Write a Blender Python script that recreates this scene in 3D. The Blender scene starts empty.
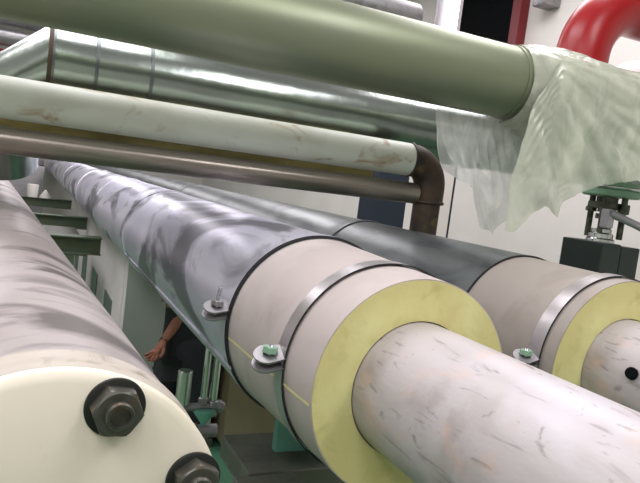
import bpy, bmesh, math, random
from mathutils import Vector, Matrix, noise
random.seed(4)
PI = math.pi
H = 1.9                                    # eye height above the floor
# ------------------------------------------------------------------ camera
scene = bpy.context.scene
C = scene.collection
cam_d = bpy.data.cameras.new('camera'); cam = bpy.data.objects.new('camera', cam_d); C.objects.link(cam)
cam_d.sensor_width = 36; cam_d.lens = 648/640*36; cam_d.clip_start = .02; cam_d.clip_end = 60
Rw = [(0.90468794, 0.07785379, 0.41890156), (-0.40732326, -0.13042714, 0.90392285), (0.12500995, -0.98839645, -0.0862842)]
m3 = Matrix([(r[0], -r[1], -r[2]) for r in Rw])
cam.matrix_world = Matrix.Translation((0, 0, H)) @ m3.to_4x4()
scene.camera = cam
# ------------------------------------------------------------------ world, lights, exposure
w = bpy.data.worlds.new('world'); scene.world = w; w.use_nodes = True
w.node_tree.nodes['Background'].inputs[0].default_value = (.75, .85, .8, 1)
w.node_tree.nodes['Background'].inputs[1].default_value = .55
scene.view_settings.view_transform = 'Standard'; scene.view_settings.look = 'None'
scene.view_settings.gamma = 1; scene.view_settings.use_curve_mapping = False
scene.view_settings.exposure = -0.08

def area(name, loc, sx, sy, power, col=(1, .95, 1)):
    l = bpy.data.lights.new(name, 'AREA'); l.shape = 'RECTANGLE'; l.size = sx; l.size_y = sy
    l.energy = power; l.color = col
    o = bpy.data.objects.new(name, l); C.objects.link(o); o.location = loc; return o
for i, (x, y, p) in enumerate([(-1.9, -.6, 75), (-.5, -1.9, 50), (1.6, -.6, 60), (-1.7, 3.0, 60), (.2, 2.6, 55), (2.7, 3.2, 70), (-1.2, 6, 60), (1.8, 7.5, 80), (.5, 11.5, 80)]):
    area('ceiling_fill_light', (x, y, 4.3), .9, 2.4, p)  # unseen ceiling lamps, widened; those at left added to brighten the pipe cladding

# ------------------------------------------------------------------ materials
def s(r, g, b):
    f = lambda c: ((c/255+.055)/1.055)**2.4 if c > 10 else c/255/12.92
    return (f(r), f(g), f(b), 1)
def mat(name, col, rough=.5, metal=0, **k):
    m = bpy.data.materials.new(name); m.use_nodes = True
    b = m.node_tree.nodes['Principled BSDF']
    b.inputs['Base Color'].default_value = col; b.inputs['Roughness'].default_value = rough; b.inputs['Metallic'].default_value = metal
    for kk, v in k.items(): b.inputs[kk.replace('_', ' ')].default_value = v
    return m
def coords(m, scale):
    nt = m.node_tree; tc = nt.nodes.new('ShaderNodeTexCoord'); mp = nt.nodes.new('ShaderNodeMapping')
    mp.inputs['Scale'].default_value = scale; nt.links.new(tc.outputs['Object'], mp.inputs[0]); return mp.outputs[0]
def noisy(m, layers, bump=None):
    """layers: (colour, scale vector, noise scale, lo, hi, amount, detail, distortion[, roughness])"""
    nt = m.node_tree; b = nt.nodes['Principled BSDF']
    cur = None; rcur = None
    base = tuple(b.inputs['Base Color'].default_value); r0 = b.inputs['Roughness'].default_value
    for L in layers:
        col, sv, ns, lo, hi, amt, det, dist = L[:8]
        n = nt.nodes.new('ShaderNodeTexNoise'); n.inputs['Scale'].default_value = ns; n.inputs['Detail'].default_value = det
        n.inputs['Distortion'].default_value = dist
        nt.links.new(coords(m, sv), n.inputs['Vector'])
        mr = nt.nodes.new('ShaderNodeMapRange'); mr.inputs[1].default_value = lo; mr.inputs[2].default_value = hi
        mr.inputs[3].default_value = 0; mr.inputs[4].default_value = amt
        nt.links.new(n.outputs[0], mr.inputs[0])
        mx = nt.nodes.new('ShaderNodeMix'); mx.data_type = 'RGBA'
        nt.links.new(mr.outputs[0], mx.inputs[0])
        if cur is None: mx.inputs[6].default_value = base
        else: nt.links.new(cur, mx.inputs[6])
        mx.inputs[7].default_value = col; cur = mx.outputs[2]
        if len(L) > 8:
            mf = nt.nodes.new('ShaderNodeMix'); nt.links.new(mr.outputs[0], mf.inputs[0])
            if rcur is None: mf.inputs[2].default_value = r0
            else: nt.links.new(rcur, mf.inputs[2])
            mf.inputs[3].default_value = L[8]; rcur = mf.outputs[0]
    nt.links.new(cur, b.inputs['Base Color'])
    if rcur is not None: nt.links.new(rcur, b.inputs['Roughness'])
    if bump:
        n = nt.nodes.new('ShaderNodeTexNoise'); n.inputs['Scale'].default_value = bump[1]; n.inputs['Detail'].default_value = 4
        nt.links.new(coords(m, bump[0]), n.inputs['Vector'])
        bp = nt.nodes.new('ShaderNodeBump'); bp.inputs['Strength'].default_value = bump[2]; bp.inputs['Distance'].default_value = bump[3]
        nt.links.new(n.outputs[0], bp.inputs['Height']); nt.links.new(bp.outputs[0], b.inputs['Normal'])
    return m

M = {}
M['jacket'] = noisy(mat('jacket', s(182, 172, 168), .55), [(s(150, 140, 134), (1, 1, 1), 9, .5, .75, .45, 5, .4), (s(215, 208, 204), (1, 1, 1), 4, .5, .7, .6, 3, 0)])
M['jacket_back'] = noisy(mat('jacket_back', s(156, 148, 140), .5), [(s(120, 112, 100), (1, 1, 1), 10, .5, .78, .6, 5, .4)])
M['foam'] = noisy(mat('foam', s(210, 202, 138), .85), [(s(170, 166, 96), (1, 1, 1), 24, .55, .8, .6, 6, .6), (s(232, 232, 170), (1, 1, 1), 7, .5, .7, .6, 3, 0)], ((1, 1, 1), 90, .3, .002))
M['foam_seam'] = mat('foam_seam', s(222, 214, 160), .8)
M['carrier'] = noisy(mat('carrier', s(180, 174, 174), .42), [
    (s(132, 120, 112), (1, .7, 1), 9, .48, .72, .7, 8, .9), (s(204, 200, 208), (1, 1, 1), 5, .5, .7, .7, 4, .5),
    (s(110, 100, 94), (2.2, .45, 2.2), 15, .60, .68, .5, 9, 2.2), (s(120, 108, 100), (1, 1, 1), 34, .66, .72, .6, 4, .4), (s(200, 168, 148), (1, 1, 1), 14, .6, .75, .5, 3, .5)], ((1, .5, 1), 16, .5, .006))
M['clad'] = noisy(mat('clad', s(232, 230, 245), .34, .66), [
    (s(190, 188, 208), (1, .5, 1), 3, .45, .6, .5, 3, .8, .42),
    (s(98, 98, 106), (1.5, .7, 1.5), 2.6, .52, .60, .8, 7, .9, .36)], ((1, .8, 1), 5, .25, .006))
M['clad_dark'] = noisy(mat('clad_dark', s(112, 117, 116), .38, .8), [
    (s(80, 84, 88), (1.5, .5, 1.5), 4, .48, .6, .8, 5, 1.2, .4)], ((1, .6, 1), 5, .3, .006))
M['strap'] = mat('strap', s(206, 200, 202), .30, .8)
M['zinc'] = mat('zinc', s(190, 192, 196), .22, .95)
M['zinc_dull'] = noisy(mat('zinc_dull', s(152, 150, 152), .42, .8), [(s(110, 112, 110), (1, 1, 1), 30, .5, .7, .6, 4, .5, .5)])
M['edge_black'] = mat('edge_black', s(28, 30, 32), .6)
M['big_clad'] = noisy(mat('big_clad', s(138, 146, 120), .46, .65), [(s(140, 148, 128), (.6, 3, 3), 4, .45, .65, .6, 5, .8, .4)], ((.5, 2, 2), 7, .15, .004))
M['duct'] = noisy(mat('duct', s(146, 154, 149), .22, .9), [(s(165, 180, 165), (1, 3, 3), 3, .45, .65, .5, 3, .5, .2)], ((1, 1, 1), 5, .35, .012))
M['duct_seam'] = mat('duct_seam', s(110, 116, 116), .35, .9)
M['white_pipe'] = noisy(mat('white_pipe', s(208, 214, 200), .5), [
    (s(182, 184, 164), (.7, 2, 2), 5, .5, .7, .6, 4, .4), (s(150, 116, 66), (1.2, 2, 2), 7, .62, .72, .75, 5, .8),
    (s(176, 150, 96), (.5, 3, 1), 3, .62, .75, .6, 5, .8)])
M['rust'] = noisy(mat('rust', s(78, 64, 50), .6, .3), [(s(44, 44, 42), (1, 1, 1), 14, .45, .6, .8, 4, .4), (s(120, 104, 52), (1, 1, 1), 11, .58, .7, .8, 3, .4)])
M['dark_pipe'] = noisy(mat('dark_pipe', s(160, 152, 142), .28, .75), [(s(104, 98, 88), (.3, 5, 5), 5, .45, .65, .7, 5, .4, .4)])
M['olive'] = noisy(mat('olive', s(168, 156, 100), .6), [(s(96, 88, 46), (1, 3, 3), 4, .5, .7, .7, 4, .4)])
M['left_clad'] = noisy(mat('left_clad', s(178, 170, 168), .42, .3), [
    (s(150, 140, 136), (1, .35, 1), 5, .45, .65, .6, 5, .6), (s(84, 78, 76), (1.1, 2.2, 1.1), 3.6, .52, .64, .85, 6, 1.3)])
M['left_rim'] = noisy(mat('left_rim', s(182, 174, 162), .5), [(s(120, 110, 92), (2, 2, 2), 14, .55, .7, .7, 5, .6)])
M['cream'] = noisy(mat('cream', s(226, 219, 200), .5), [(s(150, 140, 116), (1, 1, 1), 16, .64, .76, .55, 5, .5), (s(205, 205, 172), (1, 1, 1), 4, .5, .7, .5, 3, 0)])
M['nut'] = noisy(mat('nut', s(92, 92, 84), .42, .75), [(s(120, 86, 58), (1, 1, 1), 60, .55, .7, .6, 4, .3), (s(56, 58, 52), (1, 1, 1), 40, .5, .65, .7, 4, .3)])
M['nut_dark'] = mat('nut_dark', s(34, 36, 32), .5, .4)
M['wall'] = noisy(mat('wall', s(226, 222, 216), .7), [(s(214, 212, 204), (1, 1, 1), 1.2, .45, .65, .6, 3, 0)])
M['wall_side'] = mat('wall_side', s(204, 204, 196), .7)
M['ceiling'] = mat('ceiling', s(236, 230, 234), .8)
M['floor'] = noisy(mat('floor', s(76, 124, 96), .45), [(s(110, 112, 80), (1, 1, 1), .9, .45, .6, .7, 4, .4), (s(70, 128, 100), (1, 1, 1), 3, .5, .7, .5, 4, .3)])
M['olive_box'] = noisy(mat('olive_box', s(132, 124, 96), .6), [(s(104, 98, 70), (1, 1, 1), 2, .4, .65, .6, 3, .2)])
M['navy'] = mat('navy', s(24, 36, 52), .6)
M['cabinet'] = mat('cabinet', s(232, 224, 224), .5)
M['cabinet_shaded'] = mat('cabinet_shaded', s(156, 164, 156), .5)  # cabinet colour with shade put in, for the end facing the viewer
M['window_dark'] = mat('window_dark', s(104, 112, 112), .25)
M['green_steel'] = noisy(mat('green_steel', s(76, 92, 72), .5), [(s(98, 98, 62), (1, 1, 1), 6, .5, .7, .6, 4, .3)])
M['teal'] = mat('teal', s(92, 150, 132), .5)
M['grey_steel'] = noisy(mat('grey_steel', s(96, 98, 86), .5, .3), [(s(64, 66, 58), (1, 1, 1), 12, .45, .65, .6, 4, .3)])
M['chrome'] = mat('chrome', s(196, 200, 196), .16, 1)
M['black'] = mat('black', s(10, 12, 14), .9, 0, Specular_IOR_Level=.1)
M['black_green'] = mat('black_green', s(30, 42, 38), .45)
M['red'] = noisy(mat('red', s(164, 14, 22), .32), [(s(120, 14, 14), (1, 1, 1), 5, .5, .75, .5, 3, 0)])
M['dark_red'] = mat('dark_red', s(110, 20, 26), .5)
M['white_paint'] = mat('white_paint', s(232, 226, 220), .55)
M['valve_green'] = mat('valve_green', s(132, 170, 142), .45)
M['valve_dark'] = noisy(mat('valve_dark', s(96, 100, 84), .45, .5), [(s(50, 54, 46), (1, 1, 1), 40, .45, .6, .7, 4, .3)])
M['lever'] = mat('lever', s(176, 172, 178), .35, .5)
M['skin'] = mat('skin', s(150, 98, 78), .55)
M['shirt'] = mat('shirt', s(26, 28, 34), .8)
M['trousers'] = mat('trousers', s(30, 33, 40), .8)
M['hair'] = mat('hair', s(16, 14, 14), .6)
M['shoe'] = mat('shoe', s(30, 26, 24), .5)
M['eye'] = mat('eye', s(220, 216, 210), .3)
M['lamp'] = mat('lamp', s(255, 255, 255), .5, 0, Emission_Color=(1, .97, 1, 1), Emission_Strength=6)
def film(name, alpha, col):
    m = mat(name, col, .2, 0, Alpha=alpha, Specular_IOR_Level=.7)
    nt = m.node_tree; b = nt.nodes['Principled BSDF']
    n = nt.nodes.new('ShaderNodeTexNoise'); n.inputs['Scale'].default_value = 9; n.inputs['Detail'].default_value = 5; n.inputs['Distortion'].default_value = 1.2
    nt.links.new(coords(m, (1, 1, .6)), n.inputs['Vector'])
    mr = nt.nodes.new('ShaderNodeMapRange'); mr.inputs[1].default_value = .4; mr.inputs[2].default_value = .65
    mr.inputs[3].default_value = alpha-.17; mr.inputs[4].default_value = min(1, alpha+.17)
    nt.links.new(n.outputs[0], mr.inputs[0]); nt.links.new(mr.outputs[0], b.inputs['Alpha'])
    bp = nt.nodes.new('ShaderNodeBump'); bp.inputs['Strength'].default_value = .6; bp.inputs['Distance'].default_value = .012
    nt.links.new(n.outputs[0], bp.inputs['Height']); nt.links.new(bp.outputs[0], b.inputs['Normal'])
    return m
M['film'] = film('film', .66, s(222, 226, 220))
M['film_wrap'] = film('film_wrap', .84, s(196, 202, 182))

# ------------------------------------------------------------------ helpers
def V(x, y, z): return Vector((x, y, z+H))           # heights are written relative to the eye
def obj(name, bm, m, parent=None, smooth=True, angle=40):
    me = bpy.data.meshes.new(name)
    bmesh.ops.recalc_face_normals(bm, faces=bm.faces)
    org = Vector((0, 0, 0))
    if parent is not None:
        org = Vector(parent.location)
        if parent.parent: org = org + Vector(parent.parent.location)
    elif bm.verts:
        n = len(bm.verts); cx = sum(v.co.x for v in bm.verts)/n; cy = sum(v.co.y for v in bm.verts)/n
        org = Vector((cx, cy, min(v.co.z for v in bm.verts)))
    bmesh.ops.translate(bm, vec=-org, verts=bm.verts)
    bm.to_mesh(me); bm.free()
    if smooth: me.shade_smooth() if hasattr(me, 'shade_smooth') else None
    if smooth:
        for p in me.polygons: p.use_smooth = True
        try: me.set_sharp_from_angle(angle=math.radians(angle))
        except Exception: pass
    else:
        for p in me.polygons: p.use_smooth = False
    ms = m if isinstance(m, (list, tuple)) else [m]
    for q in ms: me.materials.append(M[q] if isinstance(q, str) else q)
    o = bpy.data.objects.new(name, me); C.objects.link(o)
    if parent is not None: o.parent = parent
    else: o.location = org
    return o
def tag(o, label, cat, group=None, kind=None):
    o['label'] = label; o['category'] = cat
    if group: o['group'] = group
    if kind: o['kind'] = kind
    return o
def thing(name, label, cat, loc, group=None):
    o = bpy.data.objects.new(name, None); C.objects.link(o); o.location = loc; o.empty_display_size = .05
    return tag(o, label, cat, group)
def frame(d, up=Vector((0, 0, 1))):
    d = d.normalized(); u = up if abs(d.dot(up)) < .95 else Vector((0, 1, 0))
    a = d.cross(u).normalized(); return a, a.cross(d).normalized()
def lathe(bm, org, d, prof, seg=96, a0=0, a1=2*PI, closed=False, cap=True):
    """prof = [(distance along d, radius)]"""
    a, b = frame(d); d = d.normalized(); full = abs(a1-a0-2*PI) < 1e-6
    n = seg if full else seg+1
    rings = []
    for (t, r) in prof:
        rings.append([bm.verts.new(org+d*t+(a*math.cos(a0+(a1-a0)*k/seg)+b*math.sin(a0+(a1-a0)*k/seg))*r) for k in range(n)])
    pr = list(zip(rings, rings[1:]))
    if closed: pr.append((rings[-1], rings[0]))
    for p, q in pr:
        for k in range(seg): bm.faces.new((p[k], p[(k+1) % n], q[(k+1) % n], q[k]))
    if full and cap and not closed: bm.faces.new(rings[0]); bm.faces.new(rings[-1])
    return rings
def cyl(bm, p, q, r, seg=24, bev=0):
    d = q-p; L = d.length
    pr = [(0, r), (L, r)] if not bev else [(0, r-bev), (bev, r), (L-bev, r), (L, r-bev)]
    lathe(bm, p, d, pr, seg)
def box(bm, lo, hi, bev=0, mtx=None):
    lo, hi = Vector(lo), Vector(hi); c = (lo+hi)/2; sz = hi-lo
    r = bmesh.ops.create_cube(bm, size=1); vs = r['verts']
    bmesh.ops.scale(bm, vec=sz, verts=vs)
    if mtx: bmesh.ops.transform(bm, matrix=mtx, verts=vs)
    bmesh.ops.translate(bm, vec=c, verts=vs)
    if bev:
        es = list({e for v in vs for e in v.link_edges})
        bmesh.ops.bevel(bm, geom=es, offset=bev, segments=2, affect='EDGES', profile=.6)
def tube(bm, pts, rad, seg=24, cap=True):
    rings = []; n = len(pts); up = None
    for i, p in enumerate(pts):
        d = (pts[min(i+1, n-1)]-pts[max(i-1, 0)]).normalized()
        if up is None: a, b = frame(d)
        else:
            b = (up-d*up.dot(d)).normalized(); a = d.cross(b).normalized()
        up = b; r = rad[i] if isinstance(rad, (list, tuple)) else rad
        rings.append([bm.verts.new(p+(a*math.cos(2*PI*k/seg)+b*math.sin(2*PI*k/seg))*r) for k in range(seg)])
    for p, q in zip(rings, rings[1:]):
        for k in range(seg): bm.faces.new((p[k], p[(k+1) % seg], q[(k+1) % seg], q[k]))
    if cap: bm.faces.new(rings[0]); bm.faces.new(rings[-1])
def arc(c, u, v, r, a0, a1, n): return [c+u*(r*math.cos(a0+(a1-a0)*k/n))+v*(r*math.sin(a0+(a1-a0)*k/n)) for k in range(n+1)]
def nb(): return bmesh.new()
def hexnut(bm, c, d, af, h, hole=0, rot=0):
    """six-sided nut with chamfered top"""
    d = d.normalized(); a, b = frame(d); R = af/math.sqrt(3)
    def ring(t, rad, seg=48, clip=None):
        out = []
        for k in range(seg):
            an = 2*PI*k/seg
            ph = (an % (PI/3))-PI/6; rh = (af/2)/math.cos(ph)
            rr = min(rad, rh); out.append(bm.verts.new(c+d*t+(a*math.cos(an+rot)+b*math.sin(an+rot))*rr))
        return out
    rs = [ring(0, R*2), ring(h*.80, R*2), ring(h*.92, af/2*1.07), ring(h, af/2*.95)]
    if hole: rs.append(ring(h*.97, hole))
    for p, q in zip(rs, rs[1:]):
        for k in range(48): bm.faces.new((p[k], p[(k+1) % 48], q[(k+1) % 48], q[k]))
    bm.faces.new(rs[0]); bm.faces.new(rs[-1])
YA = Vector((0, 1, 0)); XA = Vector((1, 0, 0)); ZA = Vector((0, 0, 1))

# ------------------------------------------------------------------ setting
def struct(name, lo, hi, m):
    bm = nb(); box(bm, V(*lo), V(*hi)); o = obj(name, bm, m, smooth=False); o['kind'] = 'structure'; return o
struct('floor', (-3.2, -4.2, -2.0), (4.2, 16.2, -1.9), 'floor')
struct('ceiling', (-3.2, -4.2, 2.6), (4.2, 16.2, 2.7), 'ceiling')
struct('wall_back', (-3.2, 16, -1.9), (4.2, 16.2, 2.6), 'wall')
struct('wall_front', (-3.2, -4.2, -1.9), (4.2, -4, 2.6), 'wall_side')
struct('wall_left', (-3.2, -4, -1.9), (-3, 16, 2.6), 'wall_side')
struct('wall_right', (4.0, -4, -1.9), (4.2, 16, 2.6), 'wall')

# navy column
bm = nb(); box(bm, V(2.13, 3.80, -1.9), V(2.37, 4.04, .62), .008); box(bm, V(2.08, 3.76, -1.9), V(2.42, 4.08, -1.86), .004)
tag(obj('steel_column', bm, 'navy', smooth=False), 'dark navy steel column standing behind the white pipe, against pale wall', 'column')
# pale door post beside plastic
t = thing('conduit_post', 'slim white post with dark edge seen through the hanging plastic', 'post', V(2.66, 3.7, -1.9))
bm = nb(); box(bm, V(2.53, 3.64, -1.9), V(2.62, 3.74, .6), .006); obj('post', bm, 'white_paint', t, False)
bm = nb(); box(bm, V(2.625, 3.66, -1.9), V(2.65, 3.72, .58), .004); obj('edge_strip', bm, 'navy', t, False)

# dark opening with red frame on the right wall
t = thing('wall_opening', 'black opening with a red frame high on the wall, top of picture', 'opening', V(3.98, 5.6, 1.35))
bm = nb(); box(bm, V(3.95, 4.90, 1.36), V(3.99, 5.85, 2.4)); obj('dark_panel', bm, 'black', t, False)
bm = nb(); box(bm, V(3.90, 4.79, 1.30), V(3.995, 4.91, 2.45), .006); box(bm, V(3.90, 5.85, 1.30), V(3.995, 5.95, 2.45), .006); box(bm, V(3.90, 4.79, 2.38), V(3.995, 5.95, 2.46), .006)
obj('red_frame', bm, 'dark_red', t, False)
# machine silhouette in front of opening
bm = nb(); box(bm, V(3.58, 4.80, 1.10), V(3.88, 5.25, 1.48), .04); box(bm, V(3.85, 4.9, 1.12), V(4.0, 5.1, 1.26), .01)
tag(obj('motor_housing', bm, 'black_green'), 'dark green motor housing in front of the black opening', 'motor')
# strip lamp
t = thing('strip_lamp', 'lit white tube lamp in a pale upright housing above the large upper pipe', 'lamp', V(2.0, 3.1, .75))
bm = nb(); box(bm, V(2.0, 3.135, .72), V(2.15, 3.17, 1.6), .006); obj('housing', bm, 'lever', t, False)
bm = nb(); cyl(bm, V(2.075, 3.1, .74), V(2.075, 3.1, 1.55), .022, 20, .004); obj('lamp_tube', bm, 'lamp', t)

# ------------------------------------------------------------------ insulated pipe family (pipes running away from the viewer)
def insulated(loc2, ye, y_clamp, y_clad, r, rend, rin, y_near, y_far, seams, label, mats, lug_t, extra_lug=None, seam_t=None):
    cxx, czz = loc2
    t = thing('insulated_pipe', label, 'pipe', V(cxx, ye, czz-r))
    ax = lambda y: V(cxx, y, czz)
    rat = lambda y: rend+(r-rend)*min(1, max(0, (y-ye)/(y_clad-ye)))
    # carrier
    bm = nb(); n = 80; L = y_far-y_near
    lathe(bm, ax(y_near), YA, [(0, rin*.9), (0, rin)]+[(L*k/12, rin) for k in range(1, 13)], n)
    obj('carrier_pipe', bm, mats['carrier'], t)
    # foam annulus
    bm = nb(); lathe(bm, ax(ye), YA, [(.0, rin+.002), (-.001, rin+.02), (.001, rend-.02), (0, rend-.002), (.05, rend-.002), (.05, rin+.002)], 128, closed=True)
    obj('foam_insulation', bm, 'foam', t)
    # jacket
    bm = nb(); lathe(bm, ax(ye+.001), YA, [(0, rend-.0018), (0, rend), (y_clad-ye, r), (y_clad-ye+.05, r), (y_clad-ye+.05, r-.0018)], 128, closed=True)
    jk = obj('jacket', bm, mats['jacket'], t)
    # long joint on the jacket
    if seam_t is not None:
        bm = nb(); a0 = math.radians(seam_t); rows = []
        N = 24
        for k in range(N+1):
            y = ye+.002+(y_clad-ye)*k/N
            da = .014+.004*noise.noise(Vector((k*.7, 0, 0))); off = .012*math.sin(k*.5)*.3
            rows.append([bm.verts.new(V(cxx+(rat(y)+.0012)*math.cos(a0+off+sgn*da), y, czz+(rat(y)+.0012)*math.sin(a0+off+sgn*da))) for sgn in (-1, 1)])
        for p, q in zip(rows, rows[1:]): bm.faces.new((p[0], p[1], q[1], q[0]))
        obj('foam_seam', bm, 'foam_seam', jk)
    # cladding sheets
    ys = [y_clad]+seams+[y_far]
    for i, (a, b) in enumerate(zip(ys, ys[1:])):
        bm = nb(); L = b-a; ra = r+.003; N = max(4, int(L/.12))
        pr = [(0, ra-.003), (0, ra+.001)]
        if i: pr = [(-.03, ra-.001), (-.028, ra+.005), (-.012, ra+.006), (0, ra+.001)]
        pr += [(L*k/N, ra+.001+.0008*noise.noise(Vector((k*.9, i, 0)))) for k in range(1, N+1)]
        lathe(bm, ax(a), YA, pr, 128, cap=False)
        cs = obj('cladding_sheet', bm, mats['clad'], t)
        if i == 0:
            bm = nb(); lathe(bm, ax(a-.0035), YA, [(0, ra-.002), (0, ra+.0022), (.0035, ra+.0022), (.0035, ra-.002)], 128, closed=True)
            obj('sheet_edge', bm, 'edge_black', cs)
            # long lap joint along the sheet
            bm = nb()
            for tt in (math.radians(206),):
                p0 = V(cxx+(ra+.003)*math.cos(tt), a, czz+(ra+.003)*math.sin(tt)); p1 = p0+Vector((0, L, 0))
                cyl(bm, p0, p1, .004, 8)
            obj('lap_joint', bm, mats['clad'], cs)
    def clamp(y0, wd, tdeg, rr, tilt, long_bolt):
        cl_bm = nb(); a0 = math.radians(tdeg); hw = .023
        lathe(cl_bm, ax(y0), YA, [(0, rr), (0, rr+.0022), (wd, rr+.0022), (wd, rr)], 160, closed=True)
        cl = obj('clamp_band', cl_bm, mats['clad'] if long_bolt else 'strap', t)
        bm = nb(); lathe(bm, ax(y0-.0022), YA, [(.001, rr), (.001, rr+.0023), (.0022, rr+.0023), (.0022, rr)], 160, closed=True)
        obj('band_edge', bm, 'edge_black', cl)
        # two lugs standing off the pipe, with bolt through them
        rad = Vector((math.cos(a0), 0, math.sin(a0))); tan = Vector((-math.sin(a0), 0, math.cos(a0)))
        tan = tan if tan.z > 0 else -tan
        ctr = ax(y0+wd/2)+rad*(rr+.022); tn = (tan+Vector((-.28, -.42, 0))).normalized(); lu = (rad-tn*rad.dot(tn)).normalized(); lv = tn.cross(lu)
        if lv.y < 0: lv = -lv
        for k in (-1, 1):
            bm = nb(); c = ctr+tan*(.008*k+.0)
            pts = []
            
            outl = [(-.024, -hw*.8), (.004, -hw)]+[(.004+hw*math.sin(q), -hw*math.cos(q)) for q in [PI*j/12 for j in range(1, 12)]]+[(.004, hw), (-.024, hw*.8)]
            A = [bm.verts.new(c+lu*u+lv*v-tn*.0016) for u, v in outl]; B = [bm.verts.new(c+lu*u+lv*v+tn*.0016) for u, v in outl]
            bm.faces.new(A); bm.faces.new(B)
            for j in range(len(A)): bm.faces.new((A[j], A[(j+1) % len(A)], B[(j+1) % len(A)], B[j]))
            obj('lug', bm, 'zinc_dull', cl)
        up = .050 if long_bolt else .024
        bm = nb(); cyl(bm, ctr-tan*.020, ctr+tan*up, .0052, 16, .001)
        for k in range(int(up/.0022)-5): lathe(bm, ctr+tan*(.012+k*.0022), tan, [(0, .0052), (.0008, .0060), (.0016, .0052)], 14, cap=False)
        obj('bolt', bm, 'zinc', cl)
        bm = nb(); hexnut(bm, ctr+tan*.0106, tan, .023, .011)
        obj('nut', bm, 'zinc_dull' if long_bolt else 'valve_green', cl)
        bm = nb(); hexnut(bm, ctr-tan*.0106, -tan, .017, .007); obj('nut', bm, 'zinc_dull', cl)
        return cl
    clamp(y_clamp, .036, lug_t, rat(y_clamp)+.003, 0, False)
    if extra_lug: clamp(extra_lug[0], .034, extra_lug[1], r+.0045, 0, True)
    return t
main = insulated((.600, -.311), .862, .965, 1.262, .197, .183, .112, .05, 15.9, [2.9, 4.3, 5.9, 8.2], 'bright metal-clad insulated pipe in the centre, its near cut end showing yellow foam',
    dict(carrier='carrier', jacket='jacket', clad='clad'), 176, (1.266, 173), 187)
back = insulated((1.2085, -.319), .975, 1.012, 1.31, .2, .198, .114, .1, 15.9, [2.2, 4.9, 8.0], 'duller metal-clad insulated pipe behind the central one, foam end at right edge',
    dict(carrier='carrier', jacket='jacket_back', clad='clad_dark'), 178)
bm = nb(); cyl(bm, V(1.2085-.105, .86, -.319+.03), V(1.2085-.120, .855, -.319+.035), .012, 20, .002)
obj('plug', bm, 'black', back)

# ------------------------------------------------------------------ left pipe with bolted cream end
D = Vector((-.0594, .99823, 0)); C0 = V(.037, .500, -.299)
t = thing('flanged_pipe', 'dirty pale pipe at lower left with a bolted cream end plate', 'pipe', C0-Vector((0, 0, .139)))
bm = nb(); prof = [(.046, .1365)]+[(.06+.26*k, .1372+.0009*noise.noise(Vector((k*1.3, 2, 0)))) for k in range(0, 34)]
lathe(bm, C0, D, prof, 112); obj('shell', bm, 'left_clad', t)
bm = nb(); lathe(bm, C0, D, [(.012, .10), (.012, .1375), (.014, .1388), (.030, .1390), (.044, .1385), (.047, .1402), (.053, .1402), (.055, .1365), (.055, .10)], 112, closed=True); obj('rim', bm, 'left_rim', t)
bm = nb(); lathe(bm, C0, D, [(.010, .10), (.010, .1383), (.0125, .1383), (.0125, .10)], 112, closed=True); obj('gasket', bm, 'edge_black', t)
bm = nb(); lathe(bm, C0, D, [(-.004, .0001), (-.004, .06), (-.002, .130), (.001, .1366), (.004, .1388), (.010, .139), (.010, .06)], 112); obj('end_plate', bm, 'cream', t)
U = Vector((.99823, .0594, 0))
for k in range(7):
    an = math.radians(70.5-k*48); pc = C0+U*(.1170*math.cos(an))+ZA*(.1170*math.sin(an))-D*.003
    bm = nb(); lathe(bm, pc, -D, [(0, .0232), (.0022, .0232), (.003, .0222), (.003, .01)], 48); ws = obj('washer', bm, 'nut_dark', t)
    bm = nb(); hexnut(bm, pc-D*.003, -D, .0345, .014, 0, .12+k*.37)
    obj('hex_nut', bm, 'nut', t, True, 25)
    bm = nb(); lathe(bm, pc-D*.016, -D, [(0, .0108), (.006, .0108), (.0075, .0098), (.0075, .0075), (.0050, .0070)], 40); obj('stud', bm, 'nut', t)

# ------------------------------------------------------------------ cross pipes
# large pipe over the top
YB, ZB, RB = 1.655, .389, .110
t = thing('overhead_pipe', 'large dull grey-green metal pipe crossing the top of the picture', 'pipe', V(0, YB, ZB-RB))
bm = nb(); N = 20; lathe(bm, V(-1.6, YB, ZB), XA, [(2.94*k/N, RB+.0005*noise.noise(Vector((k, 4, 0)))) for k in range(N+1)], 96); obj('cladding', bm, 'big_clad', t)
bm = nb(); lathe(bm, V(1.325, YB, ZB), XA, [(0, RB-.003), (0, RB+.0035), (.022, RB+.0035), (.022, RB-.003)], 96, closed=True); obj('end_band', bm, 'big_clad', t)
bm = nb(); cyl(bm, V(1.335, YB, ZB), V(3.9, YB, ZB), RB-.006, 64); obj('bare_pipe', bm, 'carrier', t)

# segmented duct behind it
YD, ZD, RD = 2.17, .262, .118
t = thing('segmented_duct', 'shiny segmented metal duct with an elbow, between upper and white pipes', 'duct', V(.6, YD, ZD-RD))
XS = .045
cuts = [XS, .166, .325, 1.62, 3.9]
for i, (a, b) in enumerate(zip(cuts, cuts[1:])):
    bm = nb(); L = b-a; n = max(2, int(L/.12)); lathe(bm, V(a, YD, ZD), XA, [(L*k/n, RD+.001*noise.noise(Vector((k*.8, i*3, 1)))) for k in range(n+1)], 72, cap=False)
    sec = obj('duct_section', bm, 'duct', t)
    bm = nb(); lathe(bm, V(a-.006, YD, ZD), XA, [(0, RD-.002), (.001, RD+.004), (.011, RD+.004), (.012, RD-.002)], 72, closed=True); obj('seam_ring', bm, 'duct_seam', sec)
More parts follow.
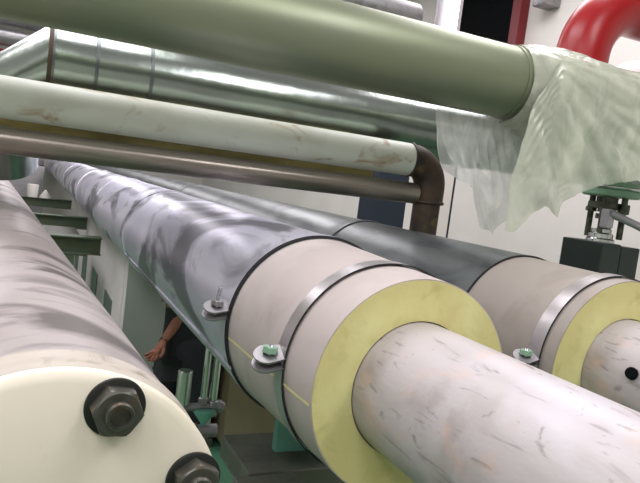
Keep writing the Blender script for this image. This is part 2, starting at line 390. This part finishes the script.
# mitred elbow turning away from the viewer
RE = .122; BD = Vector((0, .5, -.866)).normalized(); cE = V(XS-.006, YD, ZD)+BD*RE; WD = XA.cross(BD)
def elb_ring(bm, an, ext=0):
    nrm = -BD*math.cos(an)-XA*math.sin(an)
    return [bm.verts.new(cE+nrm*RE+nrm*((RD+ext)*math.cos(2*PI*k/64))+WD*((RD+ext)*math.sin(2*PI*k/64))) for k in range(64)]
angs = [0, 1.45, PI/2]
for i, (a, b) in enumerate(zip(angs, angs[1:])):
    bm = nb(); p = elb_ring(bm, a); q = elb_ring(bm, b)
    for k in range(64): bm.faces.new((p[k], p[(k+1) % 64], q[(k+1) % 64], q[k]))
    g = obj('elbow_gore', bm, 'duct', t)
    bm = nb(); p = [elb_ring(bm, b-.02, -.002), elb_ring(bm, b-.015, .004), elb_ring(bm, b+.015, .004), elb_ring(bm, b+.02, -.002)]
    for x, y in zip(p, p[1:]):
        for k in range(64): bm.faces.new((x[k], x[(k+1) % 64], y[(k+1) % 64], y[k]))
    obj('gore_seam', bm, 'duct_seam', g)
bm = nb(); lathe(bm, cE-XA*RE, BD, [(0, RD), (.15, RD), (.24, RD)], 64); obj('duct_section', bm, 'duct', t)
bm = nb(); lathe(bm, V(XS-.014, YD, ZD), XA, [(0, RD-.003), (0, RD+.007), (.012, RD+.007), (.012, RD-.003)], 72, closed=True); obj('flange_ring', bm, 'rust', t)

# white pipe with rusty elbow
YW, ZW, RW = 1.92, .124, .0555
XW = 1.19
t = thing('white_pipe', 'greenish white crossing pipe with brown stains and rusty elbow turned down', 'pipe', V(1.27, YW, ZW-.2))
bm = nb(); lathe(bm, V(-1.6, YW, ZW), XA, [(0, RW), (1, RW), (2, RW), (XW+1.6, RW)], 64); obj('pipe_run', bm, 'white_pipe', t)
RL = .085; cc = V(XW+.005, YW, ZW-RL)
bm = nb()
pts = [V(XW-.008, YW, ZW)]+arc(cc, XA, ZA, RL, PI/2, 0, 12)+[V(XW+.005+RL, YW, ZW-RL-.05)]
tube(bm, pts, RW*.98, 40)
obj('elbow', bm, 'rust', t)
bm = nb(); lathe(bm, V(XW-.012, YW, ZW), XA, [(0, RW-.003), (.003, RW+.004), (.010, RW+.004), (.013, RW-.003)], 48, closed=True); obj('weld_bead', bm, 'rust', t)
bm = nb(); lathe(bm, V(XW+.005+RL, YW, ZW-RL-.045), -ZA, [(0, RW-.003), (.003, RW+.004), (.010, RW+.004), (.013, RW-.003)], 48, closed=True)
obj('weld_bead', bm, 'rust', t)
bm = nb(); tube(bm, [V(XW+.005+RL, YW, ZW-RL-.04), V(XW+.005+RL, YW, -.10), V(XW+.005+RL, YW, -.15)], RW*.86, 40); obj('down_leg', bm, 'rust', t)

# thin dark metal pipe
bm = nb(); lathe(bm, V(-1.6, YW, .012), XA, [(0, .036), (1, .036), (2, .036), (1.6+XW+.036, .036)], 48)
tag(obj('steel_pipe', bm, 'dark_pipe'), 'slim brownish metal pipe running just under the white pipe', 'pipe')
# olive rail
bm = nb(); box(bm, V(-1.4, 2.00, .044), V(1.10, 2.05, .078), .004); box(bm, V(-1.4, 2.045, .044), V(1.10, 2.052, .11), .002)
tag(obj('angle_rail', bm, 'olive', smooth=False), 'olive-brown steel rail in the shadow directly below the white pipe', 'rail')

# thin parallel pipes upper left
for i, (z, r, m, lab) in enumerate([(.535, .04, 'zinc_dull', 'upper of two slim grey pipes at the top left corner'), (.445, .035, 'zinc_dull', 'lower of two slim grey pipes at the top left corner'), (.375, .022, 'dark_red', 'thin dark red pipe below the grey pipes, top left')]):
    bm = nb(); cyl(bm, V(-2.9, 3.1, z), V(.75, 3.1, z), r, 32, .003)
    tag(obj('slim_pipe', bm, m), lab, 'pipe', 'slim pipes at the top left')
# grey pipe behind top
bm = nb(); cyl(bm, V(.9, 2.3, .70), V(1.36, 2.3, .70), .06, 40, .004)
tag(obj('grey_pipe', bm, 'zinc_dull'), 'grey pipe just above and behind the large overhead pipe', 'pipe')

# ------------------------------------------------------------------ plastic wrap
def fan(u, d):
    th = math.atan2(d, u+.05); rr = math.hypot(u+.05, d)
    return abs(noise.noise(Vector((th*5.5, rr*2.5, 3))))+.45*abs(noise.noise(Vector((th*13, rr*3, 8))))
t = thing('plastic_wrap', 'translucent plastic film wrapped and hanging from the overhead pipe at right', 'plastic film', V(1.7, YB, ZB-RB-.2))
bm = nb(); NX, NT = 110, 84; x0, x1 = 1.338, 2.75; rows = []
for i in range(NX+1):
    x = x0+(x1-x0)*i/NX; row = []
    for k in range(NT):
        a = 2*PI*k/NT
        env = min(1, .15+i/18)
        sw = .5+.5*math.sin((x*9+a*1.3)); q = noise.noise(Vector((x*7+a*1.1, math.cos(a)*1.6, math.sin(a)*1.6)))
        down = abs((PI/2-a) if a < 1.5*PI else (PI/2-a+2*PI))*RB
        fold = fan(x-x0, down)
        r = RB+.004+env*(.008+.008*q+.034*fold)
        sag = env*.05*max(0, -math.sin(a))
        row.append(bm.verts.new(V(x, YB-math.cos(a)*r, ZB+math.sin(a)*r-sag)))
    rows.append(row)
for p, q in zip(rows, rows[1:]):
    for k in range(NT): bm.faces.new((p[k], p[(k+1) % NT], q[(k+1) % NT], q[k]))
obj('wrapped_film', bm, 'film_wrap', t, True, 180)
def bottom(x):
    P = [(1.08, .245), (1.13, .12), (1.19, .07), (1.25, .05), (1.31, -.07), (1.36, -.09), (1.42, -.03), (1.46, .0), (1.50, -.03), (1.58, .05), (1.66, .085), (1.80, .12), (2.0, .14), (2.2, .16)]
    for (a, b), (c, d) in zip(P, P[1:]):
        if a <= x <= c: return b+(d-b)*(x-a)/(c-a)
    return P[-1][1]
def sheet(name, xa, xb, ytop, ztop, ph, bot, parent, m, NX=110, NZ=70, amp=.026):
    bm = nb(); rows = []
    for i in range(NX+1):
        x = xa+(xb-xa)*i/NX; zb = bot(x)+.008*noise.noise(Vector((x*40, ph, 0))); row = []
        for k in range(NZ+1):
            f = k/NZ; z = ztop(x)+(zb-ztop(x))*f
            y = ytop+amp*(.25+f)*noise.noise(Vector((x*13+ph, z*2.5, ph)))+.016*(.3+f)*abs(noise.noise(Vector((x*24+z*9, z*7, ph+4))))*2
            if ph > 4:
                dz = max(0, z-ZB); rs = .138*min(1, .86+(x-xa)*1.2)
                y = YB-math.sqrt(max(1e-5, rs*rs-min(dz, rs*.95)**2))-.040*fan(x-1.338, max(0, ZB+RB-z))*(.3+f)
            xd = x-.07*f*max(0, 1-(x-xa)/.5) if ph > 4 else x
            xx = xd+.02*f*noise.noise(Vector((x*6, z*9, ph+9)))-.03*f*f*math.sin(x*4)
            row.append(bm.verts.new(V(xx, y, z)))
        rows.append(row)
    for p, q in zip(rows, rows[1:]):
        for k in range(NZ): bm.faces.new((p[k], p[k+1], q[k+1], q[k]))
    return obj(name, bm, m, parent, True, 180)
sheet('hanging_sheet', 1.10, 1.60, 1.665, lambda x: ZB-RB-.002, 1.0, bottom, t, 'film')
sheet('hanging_sheet', 1.342, 2.6, 1.585, lambda x: ZB-RB+.03+min(1, (x-1.342)/.09)*.155, 5.0, lambda x: bottom(x)+.02, t, 'film_wrap')

# ------------------------------------------------------------------ red elbow and white vessel, right top
t = thing('red_pipe_elbow', 'large glossy red pipe elbow at the top right', 'pipe elbow', V(2.28, 2.25, .5))
cR = V(2.477, 2.25, .70); RR = .27
bm = nb(); pts = [V(2.477-RR, 2.25, .50)]+arc(cR, XA, ZA, RR, PI, PI/2, 18)+[V(3.1, 2.25, .97), V(3.6, 2.25, .97)]
tube(bm, pts, .115, 48); obj('elbow', bm, 'red', t)
bm = nb(); lathe(bm, V(2.477-RR, 2.25, .49), ZA, [(0, .10), (0, .13), (.03, .13), (.03, .10)], 48, closed=True); obj('collar', bm, 'dark_red', t)
R_ = .15
t = thing('white_vessel', 'rounded white vessel top tucked inside the bend of the red elbow', 'vessel', V(2.62, 2.2, .2))
bm = nb(); lathe(bm, V(2.86, 2.52, .2), ZA, [(0, R_)]+[(.50+R_*math.sin(q), max(.001, R_*math.cos(q))) for q in [PI/2*j/10 for j in range(11)]], 48); obj('dome', bm, 'white_paint', t)
bm = nb(); lathe(bm, V(2.86, 2.52, .52), ZA, [(0, R_), (0, R_+.008), (.02, R_+.008), (.02, R_)], 48, closed=True); obj('hoop', bm, 'white_paint', t)
bm = nb(); box(bm, V(3.82, 4.40, 1.74), V(3.995, 4.56, 1.92), .02); tag(obj('cable_box', bm, 'zinc_dull'), 'small grey box on the wall above the overhead pipe, left of red elbow', 'box')

# ------------------------------------------------------------------ lever valve on the rear pipe, right
vx, vy = 1.565, 1.40
t = thing('lever_valve', 'green and chrome valve with grey lever on a black block, far right', 'valve', V(vx, vy, -.24))
bm = nb(); box(bm, V(vx-.080, vy-.075, -.23), V(vx-.004, vy+.075, -.062), .004, Matrix.Rotation(.0, 4, 'Z')); box(bm, V(vx+.003, vy-.070, -.23), V(vx+.080, vy+.075, -.068), .004); obj('mount_block', bm, 'black_green', t, False)
bm = nb(); lathe(bm, V(vx-.02, vy-.01, -.064), ZA, [(0, .040), (.010, .040), (.014, .034), (.026, .034), (.030, .028), (.040, .028)], 48); obj('hub', bm, 'chrome', t)
bm = nb(); lathe(bm, V(vx-.005, vy, -.03), ZA, [(0, .016), (.035, .016), (.035, .026), (.05, .026), (.05, .016), (.08, .016), (.085, .03), (.10, .03)], 36)
for a in range(4):
    q = a*PI/2+.5; cyl(bm, V(vx+.045*math.cos(q), vy+.045*math.sin(q), -.05), V(vx+.045*math.cos(q), vy+.045*math.sin(q), .075), .009, 12, .001)
    hexnut(bm, V(vx+.045*math.cos(q), vy+.045*math.sin(q), .025), ZA, .028, .014)
box(bm, V(vx-.05, vy-.03, .035), V(vx+.06, vy+.03, .055), .004)
obj('stem', bm, 'valve_dark', t)
bm = nb(); box(bm, V(vx-.062, vy-.062, -.020), V(vx-.034, vy-.035, .035), .005); obj('lever_head', bm, 'lever', t, False)
bm = nb(); p0 = V(vx-.05, vy-.055, .025); p1 = V(vx+.20, vy-.16, -.06)
tube(bm, [p0, p0.lerp(p1, .3), p0.lerp(p1, .6)+Vector((0, 0, -.004)), p1], [.012, .011, .012, .013], 12); obj('lever', bm, 'lever', t)
bm = nb(); lathe(bm, V(vx+.005, vy, .072), ZA, [(0, .076), (.004, .080), (.018, .080), (.022, .076)], 64); fl = obj('flange', bm, 'valve_green', t)
bm = nb(); lathe(bm, V(vx+.005, vy, .094), ZA, [(0, .081), (.003, .083), (.006, .083), (.008, .081)], 64); obj('bright_rim', bm, 'chrome', t)
bm = nb(); lathe(bm, V(vx+.005, vy, .102), ZA, [(0, .078), (.012, .078), (.018, .05), (.05, .05), (.055, .045)], 64); obj('bonnet', bm, 'valve_green', t)

bm = nb(); lathe(bm, V(vx, vy, -.23), -ZA, [(0, .07), (.01, .075), (.03, .075), (.032, .05), (1.29-.17, .05)], 40); obj('riser', bm, 'grey_steel', t)
K = 1.25; t.location = V(vx*K, vy*K, -.24*K); t.scale = (K, K, K)     # its real size and distance: a larger valve standing beyond the film

# ------------------------------------------------------------------ lower left background
t = thing('control_cabinet', 'row of pale waist-high cabinets with small windows below the central pipe', 'cabinet', V(.95, 6, -1.9))
bm = nb(); box(bm, V(.63, 4.22, -1.84), V(1.3, 8.4, -.56), .01); obj('body', bm, 'cabinet', t, False)
bm = nb(); box(bm, V(.61, 4.20, -1.9), V(1.32, 8.42, -1.84), .004); obj('plinth', bm, 'grey_steel', t, False)
bm = nb(); box(bm, V(.64, 4.205, -1.82), V(1.29, 4.22, -.58), .003); obj('shaded_end', bm, 'cabinet_shaded', t, False)  # near end of the cabinets, its shade painted as a darker grey-green
for k in range(4):
    y0 = 4.24+1.03*k
    bm = nb(); box(bm, V(.615, y0, -1.80), V(.632, y0+1.0, -.58), .005); d = obj('door', bm, 'cabinet', t, False)
    bm = nb(); box(bm, V(.606, y0+.38, -1.36), V(.617, y0+.80, -.98), .003); obj('window', bm, 'window_dark', d, False)
    bm = nb(); box(bm, V(.590, y0+.06, -1.55), V(.616, y0+.08, -1.42), .003); obj('handle', bm, 'zinc_dull', d, False)
t = thing('storage_box', 'olive-brown metal box on the floor seen just right of the chrome tubes', 'box', V(2.0, 4.6, -1.9))
bm = nb(); box(bm, V(1.36, 4.1, -1.86), V(2.5, 5.1, -.95), .015); obj('body', bm, 'olive_box', t, False)
bm = nb(); box(bm, V(1.34, 4.08, -.95), V(2.52, 5.12, -.91), .008); obj('lid', bm, 'olive_box', t, False)
for a_ in (1.42, 2.36):
    for b_ in (4.16, 4.98):
        bm = nb(); box(bm, V(a_, b_, -1.9), V(a_+.08, b_+.06, -1.86)); obj('foot', bm, 'black', t, False)
def ibeam(x0, x1, y, z, lab, m='green_steel'):
    bm = nb(); box(bm, V(x0, y-.06, z-.008), V(x1, y+.06, z)); box(bm, V(x0, y-.005, z-.11), V(x1, y+.005, z-.008)); box(bm, V(x0, y-.06, z-.118), V(x1, y+.06, z-.11))
    return tag(obj('steel_beam', bm, m, smooth=False), lab, 'beam', 'green beams under the central pipe')
ibeam(-.6, .50, 4.6, -.54, 'nearest green steel beam crossing between the left and central pipes')
ibeam(-1.2, .60, 6.9, -.62, 'middle green steel beam between the left and central pipes')
ibeam(-1.5, .60, 9.5, -.64, 'farthest green steel beam between the left and central pipes')
bm = nb(); box(bm, V(-1.6, 4.9, -.72), V(.45, 6.3, -.665), .004); tag(obj('platform_plate', bm, 'grey_steel', smooth=False), 'grey-green plate lying behind the nearest green beam', 'plate')
bm = nb(); lathe(bm, V(.10, 9.5, -.64), ZA, [(0, .065), (.16, .075), (.17, .07)], 32); tag(obj('white_canister', bm, 'white_paint'), 'small white canister standing on the farthest green beam', 'canister')
bm = nb(); lathe(bm, V(.26, 9.5, -.64), ZA, [(0, .07), (.02, .07), (.11, .012)], 24); tag(obj('white_cone', bm, 'white_paint'), 'small white cone beside the white canister on the far beam', 'cone')
bm = nb(); box(bm, V(-.55, 13.2, -1.9), V(.33, 14.2, -.30), .03); box(bm, V(-.25, 13.3, -.30), V(.30, 14.1, .0), .06); tag(obj('machine_cabinet', bm, 'zinc_dull'), 'grey machine at the far end of the pipes, upper left', 'machine')

# instrument tubes under main pipe
def tubing(x, y, z0, z1, r, name, lab):
    t = thing(name, lab, 'tube', V(x, y, z0))
    bm = nb(); cyl(bm, V(x, y, z0), V(x, y, z1), r, 24, .002); obj('tube', bm, 'chrome', t)
    return t
ty = 1.95
a = tubing(.568, ty, -.735, -.505, .0115, 'drain_tube', 'left of the two slim chrome tubes dropping from the central pipe')
bm = nb(); lathe(bm, V(.568, ty, -.735), ZA, [(0, .017), (.018, .017), (.022, .012)], 6); obj('fitting', bm, 'zinc_dull', a)
a = tubing(.600, ty, -.750, -.505, .0115, 'drain_tube', 'right of the two slim chrome tubes dropping from the central pipe')
bm = nb(); hexnut(bm, V(.600, ty, -.745), ZA, .036, .02); hexnut(bm, V(.600, ty, -.775), ZA, .030, .02); obj('fitting', bm, 'zinc_dull', a)
t = thing('tube_manifold', 'chrome manifold with short wide tube and cone under the slim tubes', 'manifold', V(.58, ty, -.82))
bm = nb(); cyl(bm, V(.500, ty, -.735), V(.500, ty, -.625), .023, 32, .003); obj('short_tube', bm, 'chrome', t)
bm = nb(); cyl(bm, V(.47, ty, -.745), V(.64, ty, -.745), .013, 20, .002); hexnut(bm, V(.48, ty, -.745), XA, .036, .02); hexnut(bm, V(.61, ty, -.745), XA, .036, .02); obj('cross_tube', bm, 'zinc_dull', t)
bm = nb(); lathe(bm, V(.575, ty, -.75), -ZA, [(0, .036), (.012, .036), (.05, .008), (.06, .008)], 24); obj('cone', bm, 'teal', t)
t = thing('stub_pipe', 'short grey pipe stub with open end pointing right, below the chrome tubes', 'pipe', V(.55, ty, -.85))
bm = nb(); lathe(bm, V(.25, ty, -.825), XA, [(0, .021), (.37, .021), (.37, .017), (.35, .016)], 32); obj('stub', bm, 'zinc_dull', t)
bm = nb(); lathe(bm, V(.53, ty, -.825), XA, [(0, .021), (0, .025), (.025, .025), (.025, .021)], 32, closed=True); obj('collar', bm, 'grey_steel', t)
# support
t = thing('pipe_support', 'dark steel support frame with teal web plate beneath the central pipe', 'support', V(.62, 1.42, -1.9))
bm = nb(); box(bm, V(.60, 1.40, -.66), V(.83, 1.425, -.512), .002); obj('web_plate', bm, 'teal', t, False)
bm = nb(); box(bm, V(.50, 1.30, -.71), V(.98, 1.52, -.655), .004); obj('top_beam', bm, 'grey_steel', t, False)
bm = nb(); box(bm, V(.70, 1.36, -1.9), V(.80, 1.46, -.71), .004); box(bm, V(.62, 1.28, -1.9), V(.88, 1.54, -1.88), .002); obj('post', bm, 'grey_steel', t, False)
t = thing('support_block', 'grey block at the bottom edge left of the steel support', 'block', V(.5, 1.25, -.9))
bm = nb(); box(bm, V(.455, 1.14, -.78), V(.60, 1.28, -.648), .006); obj('block', bm, 'grey_steel', t, False)
bm = nb(); box(bm, V(.51, 1.19, -1.9), V(.55, 1.23, -.78), .002); obj('post', bm, 'grey_steel', t, False)

# ------------------------------------------------------------------ person
def skin(name, verts, edges, radii, m, parent, root=0, lev=2):
    me = bpy.data.meshes.new(name); me.from_pydata([tuple(v) for v in verts], edges, []); me.update()
    o = bpy.data.objects.new(name, me); C.objects.link(o); me.materials.append(M[m])
    sk = o.modifiers.new('skin', 'SKIN'); sk.use_smooth_shade = True
    sl = me.skin_vertices[0] if me.skin_vertices else None
    if sl is None:
        bpy.context.view_layer.objects.active = o; bpy.ops.mesh.customdata_skin_add(); sl = me.skin_vertices[0]
    for i, r in enumerate(radii):
        sl.data[i].radius = r if isinstance(r, tuple) else (r, r); sl.data[i].use_root = (i == root)
    sb = o.modifiers.new('sub', 'SUBSURF'); sb.levels = lev; sb.render_levels = lev
    dg = bpy.context.evaluated_depsgraph_get(); me2 = bpy.data.meshes.new_from_object(o.evaluated_get(dg))
    o.modifiers.clear(); o.data = me2
    if not me2.materials: me2.materials.append(M[m])
    for p in me2.polygons: p.use_smooth = True
    o.parent = parent; return o
px_, py_ = .91, 3.60
person = thing('person', 'person in dark clothes standing beyond the pipes, bare forearm reaching down', 'person', V(px_, py_, -1.9))
# local frame: facing (-x,-y)
F = Vector((-.75, -.66, 0)).normalized(); S = Vector((F.y, -F.x, 0))      # S = the person's right hand side (towards -x / away)
def L(f, sd, z): return F*f+S*sd+ZA*z
sgn = {}
J = dict(pel=L(0, 0, .88), bel=L(0, 0, 1.02), che=L(-.01, 0, 1.2), neb=L(-.01, 0, 1.34), nec=L(0, 0, 1.41), hb=L(.015, 0, 1.47), ht=L(.02, 0, 1.55))
verts = [J['pel'], J['bel'], J['che'], J['neb'], J['nec'], J['hb']]; radii = [(.10, .08), (.10, .08), (.145, .105), (.10, .075), (.045, .048), (.05, .055)]
edges = [(0, 1), (1, 2), (2, 3), (3, 4), (4, 5)]
def add(v, r, fr): verts.append(v); radii.append(r); edges.append((fr, len(verts)-1)); return len(verts)-1
hands = []
hand_t = Vector((.204*3.12-px_-.0, 0, -.285*3.12+H))
for sd in (1, -1):
    sh = add(L(-.01, .165*sd, 1.315), .052, 3)
    if sd == 1:
        el = Vector((-.04, -.06, 1.11)); wr = Vector((-.150, -.09, .94))
        i = add(verts[sh].lerp(el, .5), .043, sh); i = add(el, .036, i); i = add(el.lerp(wr, .5), .033, i); i = add(wr, .024, i)
        hands.append((wr, (wr-el).normalized()))
    else:
        el = L(.10, -.24, 1.13); wr = L(.24, -.13, 1.20)
        i = add(verts[sh].lerp(el, .5), .042, sh); i = add(el, .036, i); i = add(el.lerp(wr, .5), .032, i); i = add(wr, .023, i)
        hands.append((wr, (wr-el).normalized()))
    hp = add(L(0, .085*sd, .82), .072, 0); k = add(L(.01, .095*sd, .46), .055, hp); an = add(L(-.02, .10*sd, .08), .034, k)
    add(L(.12, .11*sd, .035), (.036, .024), an)
body = skin('body', verts, edges, radii, 'skin', person)
# head with face
bm = nb(); bmesh.ops.create_uvsphere(bm, u_segments=32, v_segments=24, radius=1)
hc = L(.02, 0, 1.545)
for v in bm.verts:
    c = v.co.copy(); f = c.y; jaw = max(0, -c.z)
    p = F*(c.y*.088+.012*jaw*max(0, c.y))+S*(c.x*.072*(1-.28*jaw))+ZA*(c.z*.108)
    d = math.exp(-((c.x/.16)**2+((c.z+.12)/.2)**2))*max(0, c.y)**4; p += F*.020*d
    for sx in (-.36, .36): p -= F*.007*math.exp(-(((c.x-sx)/.16)**2+((c.z-.08)/.1)**2))*(c.y > 0)
    p += F*.005*math.exp(-((c.x/.25)**2+((c.z+.5)/.07)**2))*(c.y > 0)
    v.co = hc+p
bmesh.ops.translate(bm, vec=person.location, verts=bm.verts)
hd = obj('head', bm, 'skin', person, True, 180)
for sd in (-1, 1):
    bm = nb(); r = bmesh.ops.create_uvsphere(bm, u_segments=12, v_segments=8, radius=.0115); bmesh.ops.translate(bm, vec=hc+F*.076+S*(.026*sd)+ZA*.008+person.location, verts=r['verts'])
    obj('eye', bm, 'eye', hd)
    bm = nb(); r = bmesh.ops.create_uvsphere(bm, u_segments=12, v_segments=10, radius=1)
    for v in r['verts']: c = v.co.copy(); v.co = hc+S*(.073*sd+c.x*.008)+F*(c.y*.017-.005)+ZA*(c.z*.03-.005)+person.location
    obj('ear', bm, 'skin', hd)
bm = nb(); bmesh.ops.create_uvsphere(bm, u_segments=32, v_segments=24, radius=1)
bmesh.ops.delete(bm, geom=[v for v in bm.verts if v.co.z < .35 and v.co.y > .1 or v.co.z < -.35], context='VERTS')
for v in bm.verts: c = v.co.copy(); v.co = hc+F*(c.y*.097-.004)+S*(c.x*.080)+ZA*(c.z*.116+.003)
bmesh.ops.translate(bm, vec=person.location, verts=bm.verts); obj('hair', bm, 'hair', hd, True, 180)
# hands
for (wr, d) in hands:
    side = d.cross(F).normalized(); nrm = side.cross(d).normalized()
    vs = [wr-d*.01, wr+d*.04, wr+d*.075]; ed = [(0, 1), (1, 2)]; rr = [(.022, .018), (.034, .017), (.036, .015)]
    def ha(v, r, fr): vs.append(v); rr.append(r); ed.append((fr, len(vs)-1)); return len(vs)-1
    for q, (o_, ln) in enumerate([(-.027, .062), (-.009, .075), (.009, .070), (.027, .055)]):
        b0 = wr+d*.088+side*o_; i = ha(b0, .0092, 2); i = ha(b0+d*ln*.42+nrm*.016, .0085, i); ha(b0+d*ln*.55+nrm*.042, .0070, i)
    i = ha(wr+d*.035-side*.034+nrm*.01, .0115, 1); i = ha(wr+d*.062-side*.050+nrm*.018, .0100, i); ha(wr+d*.085-side*.052+nrm*.028, .0085, i)
    skin('hand', vs, ed, rr, 'skin', person, 0, 2)
# clothes follow the same skeleton
cv = [J['pel']-ZA*.02, J['bel'], J['che'], J['neb']+ZA*.015]; cr = [(.155, .125), (.148, .118), (.165, .125), (.105, .085)]; ce = [(0, 1), (1, 2), (2, 3)]
for sd in (1, -1):
    cv.append(L(-.01, .17*sd, 1.32)); cr.append(.068); ce.append((3, len(cv)-1)); a_ = len(cv)-1
    tgt = Vector((-.04, -.06, 1.11)) if sd == 1 else L(.10, -.24, 1.13)
    cv.append(cv[a_].lerp(tgt, .60)); cr.append(.060); ce.append((a_, len(cv)-1))
cv.append(L(0, 0, .84)); cr.append((.155, .13)); ce.append((0, len(cv)-1))
skin('shirt', cv, ce, cr, 'shirt', person)
cv = [L(0, 0, .90), L(0, 0, 1.0)]; cr = [(.145, .118), (.135, .11)]; ce = [(0, 1)]
for sd in (1, -1):
    p = 0
    for (v, r) in ((L(0, .09*sd, .80), .112), (L(.01, .098*sd, .46), .075), (L(-.02, .10*sd, .10), .058)):
        cv.append(v); cr.append(r); ce.append((p, len(cv)-1)); p = len(cv)-1
skin('trousers', cv, ce, cr, 'trousers', person)
for sd in (1, -1):
    vs = [L(-.05, .10*sd, .045), L(.04, .105*sd, .045), L(.15, .112*sd, .036)]
    skin('shoe', vs, [(0, 1), (1, 2)], [(.042, .042), (.045, .043), (.043, .034)], 'shoe', person)
